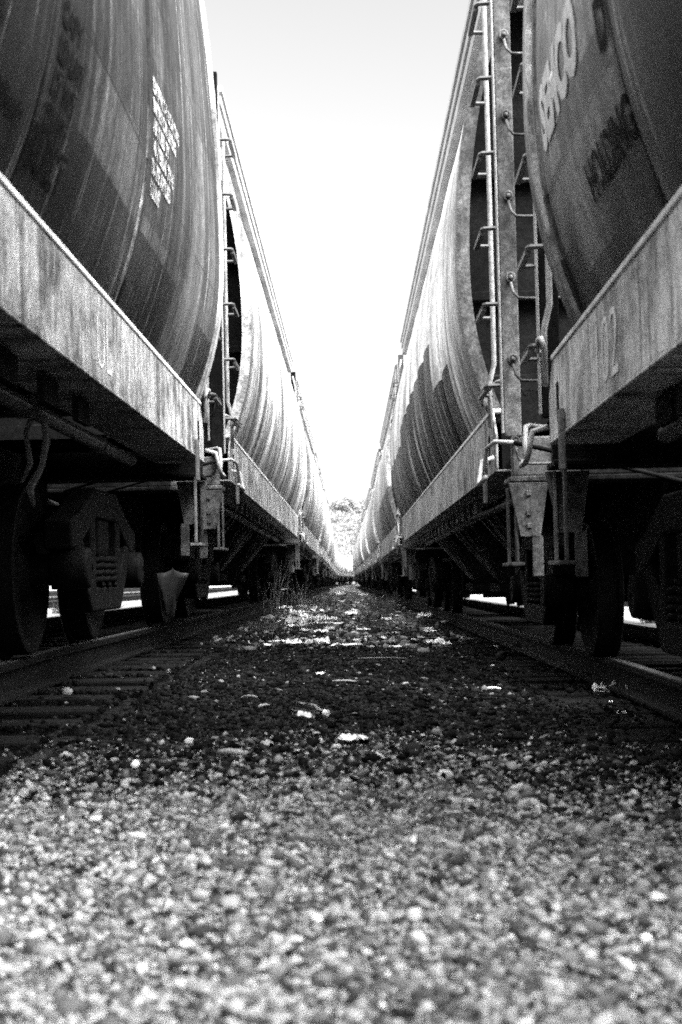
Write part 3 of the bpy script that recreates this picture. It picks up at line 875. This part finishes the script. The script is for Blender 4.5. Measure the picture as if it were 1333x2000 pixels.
def ico():
    bm = bmesh.new(); bmesh.ops.create_icosphere(bm, subdivisions=1, radius=1.0)
    v = np.array([q.co[:] for q in bm.verts]); f = np.array([[w.index for w in q.verts] for q in bm.faces]); bm.free()
    return v, f
IV, IF = ico()
def stones(name, mat, pos, size, label, cat):
    n = len(pos); nv = len(IV)
    V = np.empty((n, nv, 3))
    jit = rng.uniform(0.55, 1.4, (n, nv, 1))
    sc = rng.uniform(0.5, 1.45, (n, 1, 3)) * size[:, None, None] * np.array([1, 1, 0.62])
    P = IV[None] * jit * sc
    a = rng.uniform(0, 2 * np.pi, n); ca, sa = np.cos(a)[:, None], np.sin(a)[:, None]
    b = rng.normal(0, 0.5, n); cb, sb = np.cos(b)[:, None], np.sin(b)[:, None]
    y2 = P[:, :, 1] * cb - P[:, :, 2] * sb; z2 = P[:, :, 1] * sb + P[:, :, 2] * cb
    V[:, :, 0] = P[:, :, 0] * ca - y2 * sa; V[:, :, 1] = P[:, :, 0] * sa + y2 * ca; V[:, :, 2] = z2
    V += pos[:, None, :]
    F = (IF[None] + (np.arange(n) * nv)[:, None, None]).reshape(-1, 3)
    me = bpy.data.meshes.new(name)
    me.vertices.add(n * nv); me.vertices.foreach_set('co', V.reshape(-1))
    me.loops.add(F.size); me.loops.foreach_set('vertex_index', F.reshape(-1).astype(np.int32))
    me.polygons.add(len(F)); me.polygons.foreach_set('loop_start', np.arange(0, F.size, 3, dtype=np.int32))
    me.update(calc_edges=True); me.validate()
    me.materials.append(mat)
    o = bpy.data.objects.new(name, me); col.objects.link(o)
    return tag(o, label, cat, kind='stuff')

def scatter(n, y0, y1, spread, pw, dens):
    out = []
    while len(out) < n:
        y = y0 + (y1 - y0) * random.random() ** pw
        x = random.uniform(-1, 1) * spread(y)
        if random.random() < dens(x, y): out.append((x, y))
    return out
def edge(x, y): return y + 1.6 * (mnoise.noise((x * 0.9, y * 0.9, 5.5))) * 0.6
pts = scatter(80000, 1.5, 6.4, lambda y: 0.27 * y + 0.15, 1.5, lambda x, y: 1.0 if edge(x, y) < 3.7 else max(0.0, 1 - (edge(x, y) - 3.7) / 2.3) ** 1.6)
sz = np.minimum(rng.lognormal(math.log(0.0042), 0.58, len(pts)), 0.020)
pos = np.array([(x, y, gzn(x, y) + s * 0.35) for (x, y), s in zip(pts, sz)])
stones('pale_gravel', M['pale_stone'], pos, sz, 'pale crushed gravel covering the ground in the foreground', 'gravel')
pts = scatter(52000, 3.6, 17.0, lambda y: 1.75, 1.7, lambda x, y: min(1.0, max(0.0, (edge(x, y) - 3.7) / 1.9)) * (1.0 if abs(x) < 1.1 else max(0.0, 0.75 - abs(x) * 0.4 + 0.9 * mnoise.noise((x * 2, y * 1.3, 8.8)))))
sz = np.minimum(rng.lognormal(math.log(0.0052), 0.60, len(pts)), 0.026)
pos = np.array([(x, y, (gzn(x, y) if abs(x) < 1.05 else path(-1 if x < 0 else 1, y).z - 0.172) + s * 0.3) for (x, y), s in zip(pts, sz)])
stones('shaded_ballast', M['shaded_stone'], pos, sz, 'dirty ballast between the two trains, darkened for their shade', 'ballast')

M['far_stone'] = stone_mat('mixed pale and dark rubble', 0.004, 0.20, 2.6, 0.1, 1.0)
pts = scatter(26000, 12.0, 75.0, lambda y: 1.3, 1.5, lambda x, y: min(1.0, max(0.05, 0.75 - 0.45 * abs(x) + 1.1 * mnoise.noise((x * 1.3, y * 0.5, 2.2)))) * min(1, (y - 11) / 6))
sz = np.minimum(rng.lognormal(math.log(0.014), 0.55, len(pts)), 0.06)
pos = np.array([(x + bend(y), y, (gzn(x + bend(y), y) if abs(x) < 1.05 else path(-1 if x < 0 else 1, y).z - 0.172) + s * 0.25) for (x, y), s in zip(pts, sz)])
stones('rubble', M['far_stone'], pos, sz, 'broken stone rubble along the aisle further off', 'rubble')

# ------------------------------------------------------------------ litter
def at(px, py, x=None):
    """ground point behind a pixel of the photograph"""
    dx = (px - VPX) / FPX; dz = (VPY - py) / FPX
    y = 2.0
    for _ in range(60):
        y = (gz(dx * y, y) - CAM_H) / dz if False else y + 0.5 * ((CAM_H - gz(dx * y, y)) / -dz - y)
    return dx * y, y
def crumple(size, seed, flat=0.35, n=9):
    rr = random.Random(seed); vs = []; fs = []
    for j in range(n):
        for i in range(n):
            u = i / (n - 1) - .5; v = j / (n - 1) - .5
            h = mnoise.noise((u * 5 + seed * 3.1, v * 5, seed)) * flat + 0.16 * flat
            vs.append(((u + .34 * mnoise.noise((u * 3, v * 3, seed * 1.37 + 9))) * size, (v + .34 * mnoise.noise((u * 3, v * 3, seed * 1.91 + 19))) * size * (0.35 + 0.5 * ((seed * 0.618) % 1)), max(0.0, h) * size + 0.006))
    for j in range(n - 1):
        for i in range(n - 1): fs.append((j * n + i, j * n + i + 1, (j + 1) * n + i + 1, (j + 1) * n + i))
    m = MB(); m.add(vs, fs); return m
def scrap(px, py, size, seed, label, cat='litter', mat='paper', flat=0.35, name='paper_scrap', group=None):
    x, y = at(px, py)
    o = crumple(size, seed, flat).build(name, M[mat])
    s = o.modifiers.new('thickness', 'SOLIDIFY'); s.thickness = 0.003
    o.location = (x, y, gzn(x, y) + (0.01 if y < 11 else 0.03)); o.rotation_euler = (0, 0, seed * 1.7)
    return tag(o, label, cat, group)
scrap(687, 1440, 0.11, 3, 'white crumpled paper strip on dark ballast below the bottle', 'paper', flat=0.25)
scrap(1252, 1362, 0.22, 5, 'large crumpled pale bag lying against the right rail', 'bag', 'dull_paper', 0.9, 'crumpled_bag')
scrap(1188, 1350, 0.17, 8, 'small torn crumpled wrapper left of the pale bag', 'wrapper', 'dull_paper', 0.6, 'wrapper')
scrap(1207, 1393, 0.06, 9, 'tiny white scrap in front of the crumpled bag', 'paper')
scrap(1190, 1372, 0.05, 10, 'small pale scrap just below the torn wrapper', 'paper')
scrap(772, 1272, 0.09, 11, 'bright white scrap lying alone at the right of the aisle', 'paper', flat=0.2)
scrap(626, 1319, 0.07, 12, 'small white scrap above the bottle', 'paper', flat=0.2)
scrap(560, 1190, 0.35, 14, 'long pale paper heap beside the left rail', 'paper', 'paper', 0.25)
scrap(600, 1212, 0.42, 15, 'wide pale torn sheet in the left debris heap', 'paper', 'paper', 0.15)
scrap(640, 1222, 0.30, 16, 'thin pale sheet at the right end of the left debris heap', 'paper', 'paper', 0.12)
scrap(832, 1207, 0.25, 17, 'white wrapper near the weeds by the right rail', 'wrapper', 'paper', 0.5, 'wrapper')
scrap(750, 1208, 0.22, 18, 'pale sheet in the middle of the aisle', 'paper', 'paper', 0.15)
scrap(712, 1232, 0.18, 19, 'pale flat scrap in the aisle centre', 'paper', 'paper', 0.15)
scrap(870, 1218, 0.14, 20, 'white scrap close beside the right rail', 'paper', 'paper', 0.3)
scrap(840, 1238, 0.12, 21, 'small white flake right of the aisle middle', 'paper', 'paper', 0.3)
for k in range(26):
    px = 600 + random.gauss(0, 32); py = 1208 + random.gauss(0, 10) + (px - 600) * 0.18
    scrap(px, py, random.uniform(.08, .24), 400 + k, 'torn pale piece in the debris heap by the left rail', 'litter', random.choice(['paper', 'dull_paper']), random.uniform(.2, .6), 'paper_scrap', 'pieces of the debris heap')
scrap(966, 1267, 0.05, 22, 'tiny white scrap near the right rail, below the slanted stick', 'paper', flat=.3)
scrap(961, 1302, 0.05, 23, 'tiny white scrap straight above the short white stick', 'paper', flat=.3)
scrap(525, 1186, 0.30, 24, 'grey crumpled lump left of the debris heap', 'litter', 'dull_paper', .6)
for k in range(120):
    py = 1137 + 130 * random.random() ** 1.6
    sp = 40 + (py - 1130) * 1.05
    px = 700 + random.uniform(-1, 1) * sp
    s = random.uniform(0.04, 0.12) * (1 + 26 / (py - 1122)) * (1 + 0.8 * (random.random() < .15))
    scrap(px, py, s, 40 + k, 'small pale scrap of litter scattered along the aisle', 'litter', random.choice(['paper', 'paper', 'dull_paper']), random.uniform(.1, .4), 'paper_scrap', 'scraps scattered along the aisle')

def stick(px, py, length, ang, r, label, mat='wood'):
    x, y = at(px, py); m = MB()
    m.tube([(-length / 2, 0, 0), (-length * .2, .004, .003), (length * .2, -.003, .004), (length / 2, 0.002, 0)], [r * .8, r, r, r * .7], 7)
    o = m.build('stick', M[mat], None, 0, True); o.location = (x, y, gzn(x, y) + r + .008); o.rotation_euler = (0, 0, ang)
    tag(o, label, 'stick')
stick(961, 1344, 0.095, 0.05, 0.008, 'short white stick lying right of the aisle middle', 'paper')
stick(456, 1470, 0.11, -0.5, 0.011, 'pale wood splinter at the left edge of the gravel')
stick(517, 1377, 0.10, 1.1, 0.007, 'thin pale twig left of the bottle')
stick(490, 1362, 0.09, -0.7, 0.006, 'small pale twig left of the thin upright twig')
stick(792, 1336, 0.07, 1.0, 0.006, 'thin pale splinter on the dark ballast right of centre')
stick(748, 1287, 0.36, 0.05, 0.0035, 'long thin dull stick lying across the aisle')
stick(946, 1242, 0.16, 0.9, 0.01, 'pale slanted stick by the right rail', 'paper')
stick(672, 1328, 0.13, 0.02, 0.006, 'flat thin pale stick above the bottle')
stick(1005, 1432, 0.10, -0.3, 0.009, 'brown twig on the gravel at right', 'tie')

def bottle(px, py):
    x, y = at(px, py)
    root = empty('bottle', (x, y, gzn(x, y) + 0.036)); root.rotation_euler = (0.0, 0.06, R(-38))
    t = NT('cloudy bottle plastic'); t.b.inputs['Base Color'].default_value = (.95, .95, .95, 1); t.b.inputs['Roughness'].default_value = .05
    t.b.inputs['Transmission Weight'].default_value = 1.0; t.b.inputs['IOR'].default_value = 1.35
    pf = [(-.09, .004), (-.088, .026), (-.078, .031), (-.04, .030), (-.03, .027), (-.02, .030), (.03, .030), (.05, .024), (.066, .012), (.08, .011)]
    o = MB().lathe(pf, (0, 0, 0), 24).build('bottle_body', t.m, root, 0, True)
    MB().lathe([(.076, .001), (.076, .014), (.096, .014), (.097, .001)], (0, 0, 0), 16).build('cap', M['paper'], root)
    tag(root, 'crushed clear drink bottle lying on dark ballast in the aisle', 'bottle')
bottle(607, 1392)

def rock(px, py, size, label, seed, mat='paper'):
    x, y = at(px, py); bm = bmesh.new(); bmesh.ops.create_icosphere(bm, subdivisions=3, radius=1)
    for v in bm.verts:
        v.co *= 1 + .25 * mnoise.noise(v.co * 1.6 + Vector((seed, 0, 0)))
        v.co.z *= .7
    me = bpy.data.meshes.new('stone'); bm.to_mesh(me); bm.free(); me.materials.append(M[mat])
    me.polygons.foreach_set('use_smooth', [True] * len(me.polygons))
    o = bpy.data.objects.new('stone', me); col.objects.link(o); o.location = (x, y, gzn(x, y) + size * .5); o.scale = (size,) * 3
    tag(o, label, 'stone')
rock(868, 1514, 0.024, 'round pale stone on the gravel right of centre', 2, 'dull_paper')
rock(1255, 1826, 0.012, 'small smooth white pebble at lower right', 6)
rock(1278, 1748, 0.016, 'pale white pebble above the smallest white pebble at right', 9)
rock(372, 1445, 0.020, 'pale round stone at the left gravel edge', 12, 'dull_paper')
rock(620, 1780, 0.010, 'tiny pale pebble at the centre of the foreground', 15)
rock(476, 1170, 0.10, 'pale block of stone beside the left rail', 18, 'dull_paper')
rock(1020, 1272, 0.09, 'dull flat stone lying beside the right rail', 21, 'tie')
def cap(px, py):
    x, y = at(px, py); m = MB().lathe([(0, .001), (0, .013), (.008, .015), (.008, .001)], (0, 0, 0), 18)
    o = m.build('crown_cap', M['paper'], None, 0, True); o.location = (x, y, gzn(x, y) + .02); o.rotation_euler = (0, R(30), R(70))
    tag(o, 'small white bottle cap on the left gravel', 'bottle cap')
cap(266, 1493)
def leaf(px, py, size, ang, k):
    x, y = at(px, py); m = crumple(size, 200 + k, 0.3, 5); o = m.build('dead_leaf', M['grass'])
    o.location = (x, y, gzn(x, y) + .014); o.rotation_euler = (0, 0, ang); o.scale = (1, .5, 1)
    tag(o, 'dark dead leaf curled on the pale gravel', 'leaf', 'dead leaves on the gravel')
for k, (px, py, s, a) in enumerate([(845, 1605, .05, .2), (915, 1605, .045, 1.0), (965, 1708, .04, .5), (345, 1703, .035, .05), (600, 1770, .03, .4), (1285, 1610, .05, .8), (1320, 1598, .04, .1), (460, 1840, .04, .3), (690, 1830, .04, -1.0), (1105, 1660, .04, 1.3), (650, 1654, .025, .3), (375, 1635, .05, -.2), (535, 1635, .03, .8), (975, 1868, .04, .1), (800, 1965, .05, 1.4), (370, 1960, .04, .2)]):
    leaf(px, py, s, a, k)
# torn plastic sheet hanging off the left train by the rail
hs = MB(); vs = []; fs = []
for j in range(10):
    v = j / 9; w = 0.16 * (1 - v) ** 0.8 + 0.012
    for i in range(7):
        u = i / 6 - .5
        vs.append((0.03 * math.sin(u * 9 + v * 4), u * 2 * w + 0.03 * v, -0.36 * v + 0.02 * math.cos(u * 7)))
for j in range(9):
    for i in range(6): fs.append((j * 7 + i, j * 7 + i + 1, j * 7 + i + 8, j * 7 + i + 7))
hs.add(vs, fs)
o = hs.build('torn_sheet', M['dark_cloth'], None, 0, True); o.location = (-1.33, 10.72, 0.49 + 0.12); o.rotation_euler = (0, 0, 0.7)
sl = o.modifiers.new('thickness', 'SOLIDIFY'); sl.thickness = .003
tag(o, 'torn dull plastic sheet hanging beside the left rail', 'plastic sheet')

rp = MB(); pts_ = [(0, 0, 0.0), (0.03, 0.02, -0.05), (0.05, -0.02, -0.14), (0.02, 0.03, -0.24), (-0.02, 0.0, -0.33), (-0.01, 0.03, -0.40)]
rp.tube(pts_, [.014, .013, .015, .013, .017, .006], 7)
rp.tube([(0, 0, 0), (-.05, .05, -.1), (-.04, .1, -.22), (-.07, .08, -.30)], [.012, .011, .012, .005], 7)
o = rp.build('rope', M['rope'], None, 0, True); o.location = (-1.27, 5.75, CAM_H + 0.66)
tag(o, 'frayed pale rope hanging under the front left hopper car', 'rope')

# ------------------------------------------------------------------ weeds
def weed(x, y, h, n, seed, label, mat='straw', spread=0.35, group=None, w=0.004):
    rr = random.Random(seed); m = MB()
    for _ in range(n):
        a = rr.uniform(0, 6.28); l = h * rr.uniform(.4, 1.0); s = spread * rr.uniform(.2, 1)
        bx, by = rr.gauss(0, .08), rr.gauss(0, .12)
        pts = [(bx, by, 0), (bx + math.cos(a) * s * .25, by + math.sin(a) * s * .25, l * .5), (bx + math.cos(a) * s, by + math.sin(a) * s, l)]
        m.tube(pts, [w, w * .8, w * .3], 4)
        if h > .5 and rr.random() < .7:
            p = Vector(pts[1]); q = p + Vector((rr.uniform(-.2, .2), rr.uniform(-.2, .2), l * .3)); m.tube([p, q], [w * .7, w * .3], 4)
    o = m.build('weed', M[mat]); o.location = (x, y, gzn(x, y) - .01)
    tag(o, label, 'weed', group)
weed(-1.2, 23.5, 1.0, 16, 1, 'tall dry bare stems standing under the left train', 'straw')
weed(-1.0, 27.0, 0.8, 14, 2, 'shorter dry stems behind the tall dry stems at left', 'straw')
weed(0.75, 30.0, 0.35, 60, 3, 'low bushy weed at the right of the aisle far off', 'straw', .3)
for k in range(24):
    yy = random.uniform(16, 42); xx = random.choice([-1, 1]) * random.uniform(.25, 1.0)
    weed(xx, yy, random.uniform(.10, .26), 50, 50 + k, 'tuft of short dark grass growing between the trains', 'grass', .16, 'grass tufts along the aisle')

for k in range(26):  # clumps added to break up the bright gaps under the trains
    yy = random.uniform(9, 30); sd_ = random.choice([-1, 1])
    weed(sd_ * random.uniform(4.3, 5.2), yy, random.uniform(.2, .5), 70, 120 + k, f'added dark weed clump beyond the {"left" if sd_ < 0 else "right"} train, breaking up the bright gap', 'grass', .3, 'added weeds beyond the trains', .008)

# ------------------------------------------------------------------ hill and wood far beyond
def hillz(x, y):
    u = (y - 420) / 260.0
    r = max(0.0, 1 - abs(u - 1)) if 0 < u < 2 else 0.0
    r = r * r * (3 - 2 * r)
    return -3.4 + r * (24 + 5 * mnoise.noise((x * .012, 1.3, .5)) - 0.05 * abs(x + 4))
vs = []; fs = []
hx = np.arange(-260, 261, 10.0); hy = np.arange(420, 941, 13.0)
for y in hy:
    for x in hx: vs.append((x, y, hillz(x, y) if 0 else max(-4.5, hillz(x, y))))
n = len(hx)
for j in range(len(hy) - 1):
    for i in range(n - 1): fs.append((j * n + i, j * n + i + 1, (j + 1) * n + i + 1, (j + 1) * n + i))
hm = MB(); hm.add(vs, fs)
tag(hm.build('hill', simple('hill scrub', 0.20, .9, 0, .4, .2), None, 0, True), kind='structure')
def leafcloud(name, centres, per, leaf, mat, label, cat, kind=None):
    V = []; F = []; C = []
    for (c, r) in centres:
        d = rng.normal(0, 1, (per, 3)); d /= np.linalg.norm(d, axis=1)[:, None]
        rad = r * rng.uniform(.55, 1.05, per)[:, None]
        C.append(np.array(c) + d * rad * np.array([1, 1, .85]))
    C = np.concatenate(C); n = len(C)
    a = rng.normal(0, 1, (n, 3)); a /= np.linalg.norm(a, axis=1)[:, None]
    b = np.cross(a, rng.normal(0, 1, (n, 3))); b /= np.linalg.norm(b, axis=1)[:, None]
    s = leaf * rng.uniform(.5, 1.3, n)[:, None]
    Q = np.stack([C - a * s, C + b * s * .7, C + a * s, C - b * s * .7], 1).reshape(-1, 3)
    me = bpy.data.meshes.new(name)
    me.from_pydata(Q.tolist(), [], np.arange(4 * n).reshape(-1, 4).tolist())
    me.materials.append(mat)
    o = bpy.data.objects.new(name, me); col.objects.link(o)
    return tag(o, label, cat, None, kind)
tl = NT('distance-paled foliage'); gg = tl.n('ShaderNodeNewGeometry')
tl.grey(tl.ramp(gg.outputs['Random Per Island'], 0, 1, .14, .36, smooth=False)); tl.rough(.7)  # lighter than real leaves: the fading of distance is put into their colour
cs = []
for k in range(900):
    y = random.uniform(430, 690); x = random.uniform(-34, 34) * y / 560
    h = random.uniform(3, 6); z = hillz(x, y)
    for q in range(2): cs.append(((x + random.uniform(-2, 2), y + random.uniform(-2, 2), z + h * .6 + random.uniform(-1, 1.5)), h * random.uniform(.35, .6)))
leafcloud('far_wood', cs, 90, .42, tl.m, 'pale distant wood covering the hillside beyond the trains', 'wood', 'stuff')
def far_tree(x, y, h, label):
    z = hillz(x, y); root = empty('tree', (x, y, z - .5))
    MB().tube([(0, 0, 0), (.2, 0, h * .4), (-.1, .2, h * .8)], [.4, .3, .12], 8).build('trunk', M['tie'], root, 0, True)
    c2 = [((random.gauss(0, h * .2), random.gauss(0, h * .2), h * random.uniform(.45, .95)), h * random.uniform(.12, .22)) for _ in range(22)]
    o = leafcloud('crown', c2, 220, .38, tl.m, None, None); o.parent = root
    tag(root, label, 'tree')
far_tree(-5.5, 670, 11, 'round tree standing highest on the far hill crest')
far_tree(1.0, 672, 12, 'broad tree just right of the highest one on the crest')
far_tree(-10.0, 665, 7, 'lower tree at the left end of the far crest')
